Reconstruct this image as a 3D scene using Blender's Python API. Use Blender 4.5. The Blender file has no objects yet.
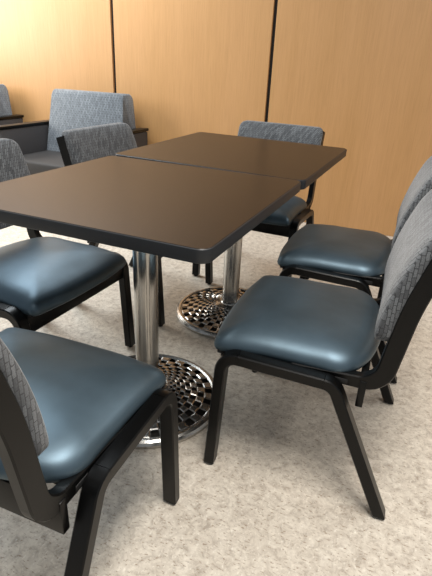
import bpy, bmesh, math, random
from mathutils import Vector, Matrix

# ------------------------------------------------------------------ camera, world, lights, exposure
scene = bpy.context.scene
COL = scene.collection
PI = math.pi

cam_data = bpy.data.cameras.new('camera')
cam = bpy.data.objects.new('camera', cam_data)
COL.objects.link(cam)
scene.camera = cam
FWD = Vector((-0.34726453, 0.83647983, -0.42392081))
RIGHT = Vector((0.91463234, 0.40190701, 0.04380001))
UP = Vector((-0.20701457, 0.37252149, 0.90463955))
rot = Matrix((RIGHT, UP, -FWD)).transposed()
cam.matrix_world = Matrix.Translation((1.09378, -0.80512, 1.07369)) @ rot.to_4x4()
cam_data.sensor_fit = 'HORIZONTAL'
cam_data.sensor_width = 36.0
cam_data.lens = 482.07 / 432.0 * 36.0
cam_data.clip_start = 0.02

world = bpy.data.worlds.new('world')
scene.world = world
world.use_nodes = True
bg = world.node_tree.nodes['Background']
bg.inputs['Color'].default_value = (0.86, 0.93, 1.0, 1)
bg.inputs['Strength'].default_value = 0.24


def area(name, loc, target, sx, sy, power, color):
    d = bpy.data.lights.new(name, 'AREA')
    d.shape = 'RECTANGLE'
    d.size, d.size_y = sx, sy
    d.energy = power
    d.color = color
    o = bpy.data.objects.new(name, d)
    COL.objects.link(o)
    o.location = loc
    o.rotation_euler = (Vector(target) - Vector(loc)).to_track_quat('-Z', 'Y').to_euler()
    return o


area('ceiling_light', (1.2, -0.4, 2.65), (1.2, -0.4, 0), 0.6, 1.2, 48, (1.0, 0.95, 0.88))
area('ceiling_light', (-1.7, 1.75, 2.65), (-1.7, 1.75, 0), 1.6, 1.3, 62, (0.87, 0.95, 1.0))
area('ceiling_light', (2.6, 1.4, 2.65), (2.6, 1.4, 0), 0.6, 1.2, 14, (1.0, 0.95, 0.88))
area('window_light', (-3.6, 1.5, 1.7), (-1.0, 1.5, 0.9), 1.8, 1.5, 68, (1.0, 0.97, 0.90))

scene.view_settings.view_transform = 'Standard'
scene.view_settings.look = 'None'
scene.view_settings.exposure = 0.66
scene.view_settings.gamma = 1.0
scene.view_settings.use_curve_mapping = False


# ------------------------------------------------------------------ materials
def srgb(h):
    h = h.lstrip('#')
    v = [int(h[i:i + 2], 16) / 255 for i in (0, 2, 4)]
    return tuple((c / 12.92 if c <= 0.04045 else ((c + 0.055) / 1.055) ** 2.4) for c in v) + (1,)


class NT:
    def __init__(self, name):
        self.m = bpy.data.materials.new(name)
        self.m.use_nodes = True
        self.t = self.m.node_tree
        self.b = self.t.nodes['Principled BSDF']

    def n(self, kind, **kw):
        nd = self.t.nodes.new(kind)
        for k, v in kw.items():
            if k in nd.inputs.keys():
                nd.inputs[k].default_value = v
            else:
                setattr(nd, k, v)
        return nd

    def l(self, a, b):
        self.t.links.new(a, b)

    def coords(self, scale=(1, 1, 1), rotz=0.0, kind='Object', rot=None):
        tc = self.n('ShaderNodeTexCoord')
        mp = self.n('ShaderNodeMapping')
        mp.inputs['Scale'].default_value = scale
        mp.inputs['Rotation'].default_value = rot or (0, 0, rotz)
        self.l(tc.outputs[kind], mp.inputs['Vector'])
        return mp.outputs['Vector']

    def ramp(self, fac, stops):
        r = self.n('ShaderNodeValToRGB')
        while len(r.color_ramp.elements) < len(stops):
            r.color_ramp.elements.new(0.5)
        for e, (p, c) in zip(r.color_ramp.elements, stops):
            e.position = p
            e.color = c
        self.l(fac, r.inputs['Fac'])
        return r.outputs['Color']

    def mix(self, fac, a, b, mode='MIX'):
        m = self.n('ShaderNodeMixRGB', blend_type=mode)
        for s, v in (('Fac', fac), ('Color1', a), ('Color2', b)):
            if hasattr(v, 'links') or hasattr(v, 'is_linked'):
                self.l(v, m.inputs[s])
            else:
                m.inputs[s].default_value = v
        return m.outputs['Color']

    def bump(self, h, strength=0.3, dist=0.001):
        bp = self.n('ShaderNodeBump')
        bp.inputs['Strength'].default_value = strength
        bp.inputs['Distance'].default_value = dist
        self.l(h, bp.inputs['Height'])
        self.l(bp.outputs['Normal'], self.b.inputs['Normal'])

    def set(self, **kw):
        for k, v in kw.items():
            self.b.inputs[k.replace('_', ' ')].default_value = v
        return self


def plain(name, color, rough=0.5, metal=0.0, spec=0.5, noise=0.0, nscale=40):
    t = NT(name)
    t.set(Base_Color=srgb(color), Roughness=rough, Metallic=metal)
    t.b.inputs['Specular IOR Level'].default_value = spec
    if noise:
        nz = t.n('ShaderNodeTexNoise', Scale=float(nscale), Detail=4.0)
        t.l(t.coords(), nz.inputs['Vector'])
        c = srgb(color)
        lo = tuple(x * (1 - noise) for x in c[:3]) + (1,)
        hi = tuple(min(1, x * (1 + noise)) for x in c[:3]) + (1,)
        t.l(t.ramp(nz.outputs['Fac'], [(0.3, lo), (0.7, hi)]), t.b.inputs['Base Color'])
    return t.m


def mat_wood_panel():
    t = NT('beech_laminate')
    v = t.coords((34, 34, 1.1))
    n1 = t.n('ShaderNodeTexNoise', Scale=2.2, Detail=6.0, Roughness=0.6)
    t.l(v, n1.inputs['Vector'])
    v2 = t.coords((3.0, 3.0, 0.5))
    n2 = t.n('ShaderNodeTexNoise', Scale=1.6, Detail=3.0)
    t.l(v2, n2.inputs['Vector'])
    v3 = t.coords((160, 160, 5))
    n3 = t.n('ShaderNodeTexNoise', Scale=1.5, Detail=2.0)
    t.l(v3, n3.inputs['Vector'])
    c1 = t.ramp(n1.outputs['Fac'], [(0.3, srgb('#b08454')), (0.7, srgb('#bd905f'))])
    c2 = t.ramp(n2.outputs['Fac'], [(0.3, srgb('#b08554')), (0.75, srgb('#bf9264'))])
    c = t.mix(0.45, c1, c2)
    c3 = t.ramp(n3.outputs['Fac'], [(0.35, (0.86, 0.85, 0.83, 1)), (0.5, (1, 1, 1, 1))])
    c = t.mix(0.55, c, c3, 'MULTIPLY')
    t.l(c, t.b.inputs['Base Color'])
    t.set(Roughness=0.42)
    return t.m


def mat_floor():
    t = NT('speckled_linoleum')
    v = t.coords((1, 1, 1))
    big = t.n('ShaderNodeTexNoise', Scale=7.0, Detail=5.0, Roughness=0.65)
    t.l(v, big.inputs['Vector'])
    mid = t.n('ShaderNodeTexNoise', Scale=38.0, Detail=6.0, Roughness=0.7, Distortion=0.6)
    t.l(v, mid.inputs['Vector'])
    va = t.coords((75, 190, 1), rotz=0.35)
    fl = t.n('ShaderNodeTexNoise', Scale=1.0, Detail=3.0, Roughness=0.6)
    t.l(va, fl.inputs['Vector'])
    vb = t.coords((170, 90, 1), rotz=-0.3)
    fb = t.n('ShaderNodeTexNoise', Scale=1.0, Detail=2.0)
    t.l(vb, fb.inputs['Vector'])
    c1 = t.ramp(mid.outputs['Fac'], [(0.34, srgb('#93877a')), (0.47, srgb('#c3b9ab')), (0.66, srgb('#e2dacc'))])
    c2 = t.ramp(big.outputs['Fac'], [(0.35, srgb('#b9afa2')), (0.7, srgb('#d4cbbd'))])
    c = t.mix(0.35, c1, c2)
    f1 = t.ramp(fl.outputs['Fac'], [(0.58, (0, 0, 0, 1)), (0.66, (0.75, 0.75, 0.75, 1))])
    c = t.mix(f1, c, srgb('#84705c'))
    f2 = t.ramp(fb.outputs['Fac'], [(0.6, (0, 0, 0, 1)), (0.70, (0.45, 0.45, 0.45, 1))])
    c = t.mix(f2, c, srgb('#ece7dd'))
    t.l(c, t.b.inputs['Base Color'])
    t.set(Roughness=0.42)
    t.b.inputs['Specular IOR Level'].default_value = 0.35
    return t.m


def mat_tabletop():
    t = NT('dark_brown_laminate')
    v = t.coords((1, 1, 1))
    n = t.n('ShaderNodeTexNoise', Scale=260.0, Detail=3.0)
    t.l(v, n.inputs['Vector'])
    t.l(t.ramp(n.outputs['Fac'], [(0.35, srgb('#17110d')), (0.7, srgb('#221a15'))]), t.b.inputs['Base Color'])
    t.set(Roughness=0.30)
    t.b.inputs['Specular IOR Level'].default_value = 0.15
    t.bump(n.outputs['Fac'], 0.1, 0.0005)
    return t.m


def mat_vinyl():
    t = NT('slate_blue_vinyl')
    v = t.coords((1, 1, 1))
    n = t.n('ShaderNodeTexNoise', Scale=9.0, Detail=4.0)
    t.l(v, n.inputs['Vector'])
    vo = t.n('ShaderNodeTexVoronoi', Scale=420.0)
    t.l(v, vo.inputs['Vector'])
    t.l(t.ramp(n.outputs['Fac'], [(0.3, srgb('#4d5d67')), (0.7, srgb('#596b77'))]), t.b.inputs['Base Color'])
    t.set(Roughness=0.46, Metallic=0.75)
    t.b.inputs['Specular IOR Level'].default_value = 0.6
    t.bump(vo.outputs['Distance'], 0.12, 0.0005)
    return t.m


def mat_fabric(name, dark, mid, light, axis='YZ', scale=1.0):
    """woven upholstery with upright dashes and short cross bars"""
    t = NT(name)
    tc = t.n('ShaderNodeTexCoord')
    sp = t.n('ShaderNodeSeparateXYZ')
    t.l(tc.outputs['Object'], sp.inputs[0])
    ad = t.n('ShaderNodeMath', operation='ADD')
    t.l(sp.outputs['X'], ad.inputs[0])
    t.l(sp.outputs['Y'], ad.inputs[1])
    cb = t.n('ShaderNodeCombineXYZ')
    t.l(sp.outputs['Z'], cb.inputs['X'])
    t.l(ad.outputs[0], cb.inputs['Y'])
    br = t.n('ShaderNodeTexBrick')
    br.offset = 0.5
    br.inputs['Scale'].default_value = 1.0
    br.inputs['Brick Width'].default_value = 0.026 * scale
    br.inputs['Row Height'].default_value = 0.0105 * scale
    br.inputs['Mortar Size'].default_value = 0.0014 * scale
    br.inputs['Mortar Smooth'].default_value = 0.4
    br.inputs['Color1'].default_value = srgb(mid)
    br.inputs['Color2'].default_value = srgb(light)
    br.inputs['Mortar'].default_value = srgb(dark)
    nz = t.n('ShaderNodeTexNoise', Scale=160.0, Detail=2.0)
    t.l(tc.outputs['Object'], nz.inputs['Vector'])
    dv = t.mix(0.005 * scale, cb.outputs[0], nz.outputs['Color'], 'ADD')
    t.l(dv, br.inputs['Vector'])
    nz2 = t.n('ShaderNodeTexNoise', Scale=420.0, Detail=3.0)
    t.l(tc.outputs['Object'], nz2.inputs['Vector'])
    sh = t.ramp(nz2.outputs['Fac'], [(0.3, (0.62, 0.62, 0.62, 1)), (0.7, (1.25, 1.25, 1.25, 1))])
    c = t.mix(0.8, br.outputs['Color'], sh, 'MULTIPLY')
    t.l(c, t.b.inputs['Base Color'])
    t.set(Roughness=0.9)
    t.b.inputs['Specular IOR Level'].default_value = 0.2
    t.b.inputs['Sheen Weight'].default_value = 0.25
    t.bump(nz2.outputs['Fac'], 0.4, 0.001)
    return t.m


def mat_steel():
    t = NT('brushed_steel')
    v = t.coords((200, 200, 2))
    n = t.n('ShaderNodeTexNoise', Scale=1.0, Detail=3.0)
    t.l(v, n.inputs['Vector'])
    t.l(t.ramp(n.outputs['Fac'], [(0.3, srgb('#a9a7a3')), (0.7, srgb('#c4c2be'))]), t.b.inputs['Base Color'])
    t.set(Metallic=1.0, Roughness=0.2)
    return t.m


M = {
    'panel': mat_wood_panel(),
    'floor': mat_floor(),
    'reveal': plain('black_reveal', '#15120f', 0.7),
    'top': mat_tabletop(),
    'edge': plain('charcoal_edge', '#1b1d20', 0.45, noise=0.1),
    'vinyl': mat_vinyl(),
    'fabric': mat_fabric('grey_woven_fabric', '#38393c', '#4c4e51', '#6f7275', scale=0.8),
    'lounge': mat_fabric('pale_grey_woven_fabric', '#45484c', '#63676c', '#767b80', scale=1.3),
    'lounge_dark': plain('charcoal_upholstery', '#3c3a3b', 0.75, noise=0.15, nscale=200),
    'lounge_seat': plain('charcoal_seat_vinyl', '#2d2a29', 0.75, noise=0.08, nscale=60),
    'black': plain('black_lacquered_wood', '#060606', 0.33, spec=0.25, noise=0.15, nscale=30),
    'board': plain('black_board', '#0e0e0f', 0.6),
    'rubber': plain('black_rubber', '#111111', 0.8),
    'steel': mat_steel(),
    'cast': plain('cast_metal', '#b9b7b3', 0.27, metal=1.0, noise=0.12, nscale=90),
    'pit': plain('dark_recess_paint', '#17130f', 0.45, metal=0.3),
    'screw': plain('zinc_screw', '#8d8d8d', 0.35, metal=1.0),
}


# ------------------------------------------------------------------ helpers
def link(name, bm, mat, parent=None, smooth=True, angle=40):
    me = bpy.data.meshes.new(name)
    bmesh.ops.recalc_face_normals(bm, faces=bm.faces)
    bm.to_mesh(me)
    bm.free()
    me.materials.append(mat)
    if smooth:
        me.polygons.foreach_set('use_smooth', [True] * len(me.polygons))
        me.set_sharp_from_angle(angle=math.radians(angle))
    o = bpy.data.objects.new(name, me)
    COL.objects.link(o)
    if parent:
        o.parent = parent
    return o


def thing(name, label, cat, loc=(0, 0, 0), rz=0.0, group=None):
    o = bpy.data.objects.new(name, None)
    COL.objects.link(o)
    o.location = loc
    o.rotation_euler = (0, 0, rz)
    o.empty_display_size = 0.1
    o['label'] = label
    o['category'] = cat
    if group:
        o['group'] = group
    return o


def add_box(bm, c, s, bevel=0.0, seg=2, rx=0.0):
    r = bmesh.ops.create_cube(bm, size=1.0)
    vs = r['verts']
    bmesh.ops.scale(bm, vec=s, verts=vs)
    if bevel:
        es = list({e for v in vs for e in v.link_edges})
        rb = bmesh.ops.bevel(bm, geom=es, offset=bevel, segments=seg, profile=0.5, affect='EDGES')
        vs = list({v for f in rb['faces'] for v in f.verts} | {v for v in vs if v.is_valid})
    if rx:
        bmesh.ops.rotate(bm, cent=(0, 0, 0), matrix=Matrix.Rotation(rx, 3, 'X'), verts=vs)
    bmesh.ops.translate(bm, vec=c, verts=vs)


def box_bm(c, s, bevel=0.0, seg=2, rx=0.0):
    bm = bmesh.new()
    add_box(bm, c, s, bevel, seg, rx)
    return bm


def ring_stack(bm, rings, cap_a=True, cap_b=True, close=True):
    vr = [[bm.verts.new(p) for p in r] for r in rings]
    n = len(vr[0])
    for a, b in zip(vr, vr[1:]):
        for i in range(n if close else n - 1):
            j = (i + 1) % n
            bm.faces.new((a[i], a[j], b[j], b[i]))
    if cap_a:
        bm.faces.new(vr[0][::-1])
    if cap_b:
        bm.faces.new(vr[-1])
    return vr


def cyl(bm, x, y, z0, z1, r0, r1=None, n=32):
    r1 = r0 if r1 is None else r1
    ring_stack(bm, [[(x + r * math.cos(2 * PI * k / n), y + r * math.sin(2 * PI * k / n), z) for k in range(n)]
                    for r, z in ((r0, z0), (r1, z1))])


def lathe(bm, prof, n=64, x=0, y=0, closed_profile=False):
    rings = [[(x + r * math.cos(2 * PI * k / n), y + r * math.sin(2 * PI * k / n), z) for k in range(n)]
             for r, z in prof]
    if closed_profile:
        rings.append(rings[0])
        vr = [[bm.verts.new(p) for p in r] for r in rings[:-1]]
        vr.append(vr[0])
        for a, b in zip(vr, vr[1:]):
            for i in range(n):
                j = (i + 1) % n
                bm.faces.new((a[i], a[j], b[j], b[i]))
    else:
        ring_stack(bm, rings)


def round_path(pts, radii, seg=8):
    """2D polyline with its inner corners rounded; returns the points"""
    out = [Vector(pts[0])]
    for i in range(1, len(pts) - 1):
        p = Vector(pts[i])
        a = (Vector(pts[i - 1]) - p).normalized()
        b = (Vector(pts[i + 1]) - p).normalized()
        r = radii[i - 1]
        half = a.angle(b) / 2
        d = r / math.tan(half)
        c = p + (a + b).normalized() * (r / math.sin(half))
        s, e = p + a * d - c, p + b * d - c
        ang = s.angle_signed(e)
        for k in range(seg + 1):
            out.append(c + Matrix.Rotation(-ang * k / seg, 2) @ s)
    out.append(Vector(pts[-1]))
    return out


def sweep_bar(pts, y, wy, d, bev=0.003, flat_start=None, flat_end=None, thick=None):
    """rectangular bar bent in the XZ plane. pts: (x, z); wy = width across y; d = thickness in the plane"""
    bm = bmesh.new()
    n = len(pts)
    rings = []
    for i in range(n):
        if i == 0:
            t = (pts[1] - pts[0]).normalized(); k = 1
        elif i == n - 1:
            t = (pts[-1] - pts[-2]).normalized(); k = 1
        else:
            t1 = (pts[i] - pts[i - 1]).normalized(); t2 = (pts[i + 1] - pts[i]).normalized()
            t = (t1 + t2).normalized(); k = 1 / max(0.3, t.dot(t1))
        nn = Vector((-t.y, t.x)) * k
        if thick:
            d = thick(pts[i])
        h, w = d / 2, wy / 2
        prof = [(-h + bev, -w), (h - bev, -w), (h, -w + bev), (h, w - bev), (h - bev, w), (-h + bev, w), (-h, w - bev), (-h, -w + bev)]
        ring = []
        for a, b in prof:
            q = pts[i] + nn * a
            ring.append([q.x, y + b, q.y])
        if i == 0 and flat_start is not None or i == n - 1 and flat_end is not None:
            zz = flat_start if i == 0 else flat_end
            for v in ring:
                s = (zz - v[2]) / t.y
                v[0] += t.x * s
                v[2] = zz
        rings.append(ring)
    ring_stack(bm, rings)
    return bm


def chaikin(poly, it=3):
    for _ in range(it):
        q = []
        for i in range(len(poly)):
            a, b = Vector(poly[i]), Vector(poly[(i + 1) % len(poly)])
            q += [a * 0.75 + b * 0.25, a * 0.25 + b * 0.75]
        poly = q
    return poly


def copy_tree(o, parent=None):
    c = o.copy()
    COL.objects.link(c)
    if parent:
        c.parent = parent
    for ch in list(o.children):
        copy_tree(ch, c)
    return c


def structure(o):
    o['kind'] = 'structure'
    return o


# ------------------------------------------------------------------ the room
WY = 2.72
structure(link('floor', box_bm((0, 0, -0.05), (9, 8, 0.1)), M['floor'], smooth=False))
bm = bmesh.new()
seams = [-1.337 - 1.296, -1.337, -0.041, -0.041 + 1.296]
edges_ = [-4.5] + seams + [4.5]
for a, b in zip(edges_, edges_[1:]):
    add_box(bm, ((a + b) / 2, WY + 0.01, 1.4), (b - a - 0.026, 0.02, 2.8), 0.002, 1)
structure(link('wall_back', bm, M['panel'], smooth=False))
structure(link('trim_1', box_bm((0, WY + 0.05, 1.4), (9, 0.06, 2.8)), M['reveal'], smooth=False))


# ------------------------------------------------------------------ dining chair
# local frame: front of the chair is +x, left is +y, origin on the floor midway between the front feet
def T(t, z):
    return Vector((-t, z))


def make_seat_outline():
    half = [(-0.036, 0.0), (-0.033, 0.11), (-0.022, 0.19), (-0.014, 0.240), (0.03, 0.240), (0.15, 0.236), (0.25, 0.235), (0.325, 0.238), (0.368, 0.195), (0.396, 0.11), (0.404, 0.0)]
    poly = [(-t, s) for t, s in half] + [(-t, -s) for t, s in half[-2:0:-1]]
    return chaikin(poly, 3)


def seat_bm(z0, layers, inset0=0.0, crown=0.0):
    out = make_seat_outline()
    c = Vector((-0.185, 0))
    bm = bmesh.new()
    rings = []
    for ins, z in layers:
        ring = []
        for p in out:
            d = p - c
            L = d.length
            q = c + d * max(0.0, 1 - (ins + inset0) / L) if ins < 0.12 else c + d * (1 - (ins + inset0) / 0.25)
            fx = (q.x + 0.03) / 0.12          # waterfall near the front edge
            dz = -0.012 * min(1, max(0, 1 + fx)) ** 2
            dz += 0.008 * min(1, max(0, (-q.x - 0.30) / 0.10)) ** 2
            ring.append((q.x, q.y, z + dz * crown))
        rings.append(ring)
    ring_stack(bm, rings)
    return bm


def back_pad_bm():
    """upholstered pad: rounded rectangle in y and height, leaning back"""
    W2, z0, z1, r, th = 0.236, 0.494, 0.784, 0.034, 0.037
    poly = []
    for cy, cz, a0 in ((W2 - r, z1 - r, 0), (-W2 + r, z1 - r, 90), (-W2 + r, z0 + r, 180), (W2 - r, z0 + r, 270)):
        for k in range(7):
            a = math.radians(a0 + k * 15)
            poly.append(Vector((cy + r * math.cos(a), cz + r * math.sin(a))))
    # subdivide long sides
    pts = []
    for i, p in enumerate(poly):
        q = poly[(i + 1) % len(poly)]
        m = max(1, int((q - p).length / 0.03))
        for k in range(m):
            pts.append(p.lerp(q, k / m))
    cen = Vector((0, (z0 + z1) / 2))
    lay = [(0.10, 0.000), (0.03, 0.000), (0.004, 0.001), (0.0, 0.004), (0.0, th - 0.006), (0.003, th - 0.002),
           (0.008, th), (0.02, th + 0.004), (0.05, th + 0.007), (0.09, th + 0.008)]
    bm = bmesh.new()
    rings = []
    for ins, dx in lay:
        ring = []
        for p in pts:
            sy = 1 - ins / W2
            sz = 1 - ins / 0.144
            yy = p.x * sy
            zz = cen.y + (p.y - cen.y) * sz
            back = 0.424 + 0.8 * max(0, zz - 0.54) ** 2 + 0.12 * (zz - 0.58) + 0.007 - 0.10 * yy * yy
            ring.append((-(back - dx), yy, zz))
        rings.append(ring)
    ring_stack(bm, rings)
    return bm


def make_chair(label, group):
    t = thing('dining_chair', label, 'chair', group=group)
    st = link('seat', seat_bm(0, [(0.03, 0.383), (0.006, 0.384), (0.0, 0.390), (-0.002, 0.398), (0.0, 0.406), (0.006, 0.417), (0.018, 0.427),
                                  (0.036, 0.435), (0.060, 0.441), (0.09, 0.445), (0.13, 0.448), (0.18, 0.450), (0.22, 0.4505)], crown=1.0), M['vinyl'], t, angle=60)
    link('seat_board', box_bm((-0.170, 0, 0.3755), (0.345, 0.480, 0.015), 0.003), M['board'], t)
    link('backrest', back_pad_bm(), M['fabric'], t, angle=60)
    # side frames: front leg, rail, rear leg, bent from flat black wood
    A, B, C_, D = T(0.0, 0.0), T(0.022, 0.382), T(0.312, 0.374), T(0.487, 0.0)
    full = round_path([A, B, C_, D], [0.045, 0.040], seg=8)
    lw, ld = 0.037, 0.030
    for s in (1, -1):
        y = s * 0.2575
        fl = full[:10]
        rl = full[10:]
        mid1, mid2 = full[9], full[10]
        leg = link('leg', sweep_bar(fl, y, lw, ld, flat_start=0.008), M['black'], t)
        g = bmesh.new(); cyl(g, 0.0, y, 0.0, 0.009, 0.010, 0.012, 16)
        link('glide', g, M['rubber'], leg)
        link('side_rail', sweep_bar([mid1, mid2], y, lw, ld), M['black'], t)
        leg = link('leg', sweep_bar(rl, y, lw, ld, flat_end=0.008), M['black'], t)
        g = bmesh.new(); cyl(g, -0.485, y, 0.0, 0.009, 0.010, 0.012, 16)
        link('glide', g, M['rubber'], leg)
        # stacking stud under the rail
        g = bmesh.new(); cyl(g, -0.11, y, 0.352, 0.366, 0.007, 0.009, 12)
        link('stacking_stud', g, M['rubber'], t)
        # bent upright that carries the backrest, inside the side frame
        p = round_path([T(0.200, 0.378), T(0.418, 0.382), T(0.447, 0.60), T(0.493, 0.762)], [0.06, 0.7], seg=8)
        po = link('back_post', sweep_bar(p, s * 0.2255, 0.026, 0.044, thick=lambda q: 0.026 + 0.018 * min(1.0, max(0.0, (-q.x - 0.33) / 0.07))), M['black'], t)
        g = bmesh.new()
        r = bmesh.ops.create_cone(g, segments=12, radius1=0.005, radius2=0.004, depth=0.004, cap_ends=True)
        bmesh.ops.rotate(g, verts=r['verts'], cent=(0, 0, 0), matrix=Matrix.Rotation(-PI / 2, 3, 'Y'))
        bmesh.ops.translate(g, verts=r['verts'], vec=(-0.4705, s * 0.2255, 0.60))
        link('screw', g, M['screw'], po)
    link('front_apron', box_bm((-0.018, 0, 0.345), (0.018, 0.484, 0.066), 0.002), M['black'], t)
    link('rear_apron', box_bm((-0.378, 0, 0.350), (0.018, 0.482, 0.076), 0.002), M['black'], t)
    return t


GROUP = 'black-framed dining chairs around the two tables'
chairs = [
    # x, y, facing angle, label
    (0.6733, 0.4535, 3.189, 'dining chair right of the near table, whole side and slate seat in full view'),
    (0.6523, 1.1138, 3.173, 'dining chair right of the far table, behind the fully visible right-hand chair'),
    (0.158, 1.088, -0.009, 'dining chair left of the far table, its back overlapping the pale armchair'),
    (0.1267, 0.3672, -0.018, 'dining chair left of the near table, dark seat showing below the tabletop edge'),
    (0.308, 1.402, -1.595, 'dining chair pushed in at the far table end, back against the wood wall'),
    (0.3939, 0.0119, 1.602, 'nearest dining chair, seen from behind, with a pale blue shining seat'),
]
proto = make_chair(chairs[0][3], GROUP)
for i, (x, y, a, lab) in enumerate(chairs):
    o = proto if i == 0 else copy_tree(proto)
    o.location = (x, y, 0)
    o.rotation_euler = (0, 0, a)
    o['label'] = lab


# ------------------------------------------------------------------ pedestal table
TS = 0.738


def rrect(w, h, r, n=8):
    pts = []
    for cx, cy, a0 in ((w / 2 - r, h / 2 - r, 0), (-w / 2 + r, h / 2 - r, 90), (-w / 2 + r, -h / 2 + r, 180), (w / 2 - r, -h / 2 + r, 270)):
        for k in range(n + 1):
            a = math.radians(a0 + 90 * k / n)
            pts.append((cx + r * math.cos(a), cy + r * math.sin(a)))
    return pts


def base_shell_bm():
    """domed cast base: spiral chequer of square openings in a thin shell, smooth rim"""
    bm = bmesh.new()
    NA, NR = 44, 9
    r_out, r_in = 0.226, 0.066
    q = (r_in / r_out) ** (1 / NR)
    rad = [r_out * q ** k for k in range(NR + 1)]

    def zz(r):
        u = max(0, (0.232 - r) / 0.19)
        return 0.022 + 0.040 * u ** 1.25

    m = 0.07

    def pt(rk, ak, dz=0.0):
        r = r_out * q ** rk
        a = 2 * PI * ak / NA
        return (r * math.cos(a), r * math.sin(a), zz(r) + dz)
    grid = {}

    def gv(rk, ak):
        key = (rk, ak % NA)
        if key not in grid:
            grid[key] = bm.verts.new(pt(rk, ak))
        return grid[key]
    for k in range(NR):
        for a in range(NA):
            c = [gv(k, a), gv(k, a + 1), gv(k + 1, a + 1), gv(k + 1, a)]
            if (k + a) % 2 and k < NR - 1:
                inner = [bm.verts.new(pt(k + m, a + m)), bm.verts.new(pt(k + m, a + 1 - m)),
                         bm.verts.new(pt(k + 1 - m, a + 1 - m)), bm.verts.new(pt(k + 1 - m, a + m))]
                low = [bm.verts.new((v.co.x, v.co.y, v.co.z - 0.007)) for v in inner]
                for i in range(4):
                    j = (i + 1) % 4
                    bm.faces.new((c[i], c[j], inner[j], inner[i]))
                    bm.faces.new((inner[i], inner[j], low[j], low[i]))
            else:
                # raised tile
                ht = 0.0022
                mm = 0.12
                inner = [bm.verts.new(pt(k + mm, a + mm, ht)), bm.verts.new(pt(k + mm, a + 1 - mm, ht)),
                         bm.verts.new(pt(k + 1 - mm, a + 1 - mm, ht)), bm.verts.new(pt(k + 1 - mm, a + mm, ht))]
                for i in range(4):
                    j = (i + 1) % 4
                    bm.faces.new((c[i], c[j], inner[j], inner[i]))
                bm.faces.new(inner)
    # smooth rim outside and collar seat inside
    rim = [(0.2262, 0.0225), (0.232, 0.026), (0.240, 0.026), (0.248, 0.021), (0.252, 0.012), (0.252, 0.002), (0.248, 0.0), (0.236, 0.0)]
    prev = [grid[(0, a)] for a in range(NA)]
    for r, z in rim[1:]:
        cur = [bm.verts.new((r * math.cos(2 * PI * a / NA), r * math.sin(2 * PI * a / NA), z)) for a in range(NA)]
        for a in range(NA):
            b = (a + 1) % NA
            bm.faces.new((prev[a], prev[b], cur[b], cur[a]))
        prev = cur
    prev = [grid[(NR, a)] for a in range(NA)]
    for r, z in ((0.052, 0.062), (0.036, 0.064)):
        cur = [bm.verts.new((r * math.cos(2 * PI * a / NA), r * math.sin(2 * PI * a / NA), z)) for a in range(NA)]
        for a in range(NA):
            b = (a + 1) % NA
            bm.faces.new((prev[a], prev[b], cur[b], cur[a]))
        prev = cur
    return bm


def make_table(label, loc, group):
    t = thing('pedestal_table', label, 'table', loc, group=group)
    bm = bmesh.new()
    ring_stack(bm, [[(x, y, z) for x, y in rrect(TS - 0.004 - 2 * i, TS - 0.004 - 2 * i, 0.026 - i)] for i, z in ((0, 0.7085), (0, 0.7390), (0.001, 0.7400))])
    tp = link('tabletop', bm, M['top'], t, angle=30)
    bm = bmesh.new()
    prof = [(0.0025, 0.7075), (0.0, 0.7095), (-0.0005, 0.712), (-0.0005, 0.735), (0.0002, 0.7378), (0.0022, 0.7392)]
    rings = [[(x, y, z) for x, y in rrect(TS - 2 * i, TS - 2 * i, 0.028 - i)] for i, z in prof]
    ring_stack(bm, rings, cap_a=True, cap_b=False)
    link('edge_band', bm, M['edge'], tp)
    px, py = PED
    bm = bmesh.new(); cyl(bm, px, py, 0.058, 0.700, 0.038, n=48)
    link('column', bm, M['steel'], t)
    bm = bmesh.new(); lathe(bm, [(0.040, 0.060), (0.044, 0.062), (0.044, 0.067), (0.041, 0.071), (0.0385, 0.072)], 48, px, py)
    link('column_collar', bm, M['steel'], t)
    sh = link('base', base_shell_bm(), M['cast'], t, angle=20)
    sh.location = (px, py, 0)
    bm = bmesh.new()
    lathe(bm, [(0.232, 0.004), (0.232, 0.010), (0.18, 0.019), (0.12, 0.034), (0.06, 0.048), (0.03, 0.050)], 64)
    link('base_underplate', bm, M['pit'], sh)
    bm = bmesh.new()
    cyl(bm, px, py, 0.690, 0.7065, 0.075, 0.075, 32)
    for k in range(4):
        r = bmesh.ops.create_cube(bm, size=1)
        bmesh.ops.scale(bm, vec=(0.24, 0.04, 0.010), verts=r['verts'])
        bmesh.ops.translate(bm, vec=(0.13, 0, 0.7010), verts=r['verts'])
        bmesh.ops.rotate(bm, cent=(0, 0, 0), matrix=Matrix.Rotation(PI / 4 + k * PI / 2, 3, 'Z'), verts=r['verts'])
        bmesh.ops.translate(bm, vec=(px, py, 0), verts=r['verts'])
    link('mounting_spider', bm, M['board'], t)
    return t


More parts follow.
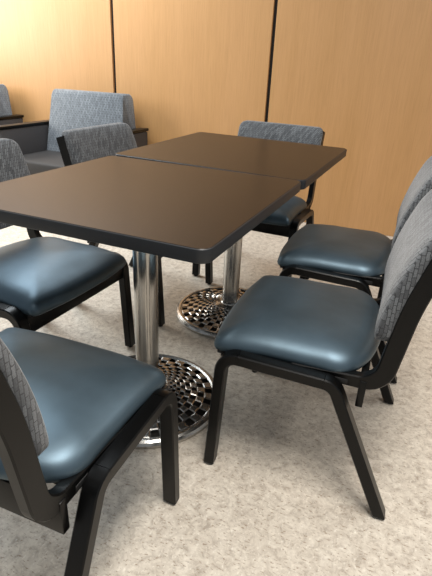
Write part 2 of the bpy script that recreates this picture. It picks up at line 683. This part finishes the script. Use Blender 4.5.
PED = (0.0, 0.0)
make_table('nearer square brown-topped pedestal table, its rounded corner in the middle of the photo', (TS / 2, TS / 2, 0), 'square pedestal tables pushed together')
PED = (0.012, -0.040)
TS = 0.744
make_table('farther square brown-topped pedestal table, nearer the wood-panelled wall', (0.372, 1.1255, 0), 'square pedestal tables pushed together').rotation_euler.z = 0.0
far_table = bpy.data.objects['pedestal_table.001']
far_table.rotation_euler.z = -0.014
for ch in far_table.children:
    if ch.name.startswith('tabletop'):
        ch.location.z = 0.006
        ch.rotation_euler = (0.012, 0.006, 0)



# ------------------------------------------------------------------ lounge armchair
def make_armchair(label, loc, group):
    t = thing('lounge_armchair', label, 'armchair', loc, group=group)
    # local: seat centre x = 0, front is -y, back at y = 0
    bm = box_bm((0, -0.42, 0.285), (0.765, 0.62, 0.13), 0.02, 3)
    link('seat_cushion', bm, M['lounge_seat'], t)
    bm = box_bm((0, -0.40, 0.19), (0.765, 0.62, 0.06), 0.004)
    link('seat_frame', bm, M['black'], t)
    # wedge backrest, thick at the bottom
    bm = bmesh.new()
    prof = [(-0.30, 0.32), (-0.285, 0.36), (-0.205, 0.79), (-0.19, 0.815), (-0.17, 0.822), (-0.09, 0.820), (-0.065, 0.805), (-0.055, 0.78), (-0.055, 0.32)]
    xs = [(-0.375, -0.012), (-0.362, 0.0), (0.362, 0.0), (0.375, -0.012)]
    rings = []
    for x, ins in xs:
        c = Vector((-0.15, 0.57))
        taper = 1.0
        ring = []
        for y, z in prof:
            p = Vector((y, z))
            d = (p - c)
            p = c + d * (1 + ins / max(d.length, 0.05))
            xx = x * (1 - 0.10 * (z - 0.32) / 0.5)
            ring.append((xx, p.x, p.y))
        rings.append(ring)
    ring_stack(bm, rings)
    link('backrest', bm, M['lounge'], t, angle=50)
    for s in (-1, 1):
        a = link('armrest', box_bm((s * 0.418, -0.385, 0.35), (0.072, 0.70, 0.40), 0.012, 3), M['lounge_dark'], t)
        link('arm_cap', box_bm((s * 0.418, -0.385, 0.562), (0.080, 0.72, 0.022), 0.006, 2), M['black'], a)
        for y in (-0.70, -0.08):
            bm = bmesh.new()
            cyl(bm, s * 0.44, y, 0.0, 0.16, 0.016, 0.022, 16)
            link('leg', bm, M['black'], t)
    return t


GA = 'lounge armchairs along the wood wall'
arm = make_armchair('grey lounge armchair with dark arms against the wood wall, left of the tables', (-1.455, 2.70, 0), GA)
o = copy_tree(arm)
o.location = (-2.74, 2.70, 0)
o['label'] = 'lounge armchair cut off by the left edge, only its back and one arm showing'
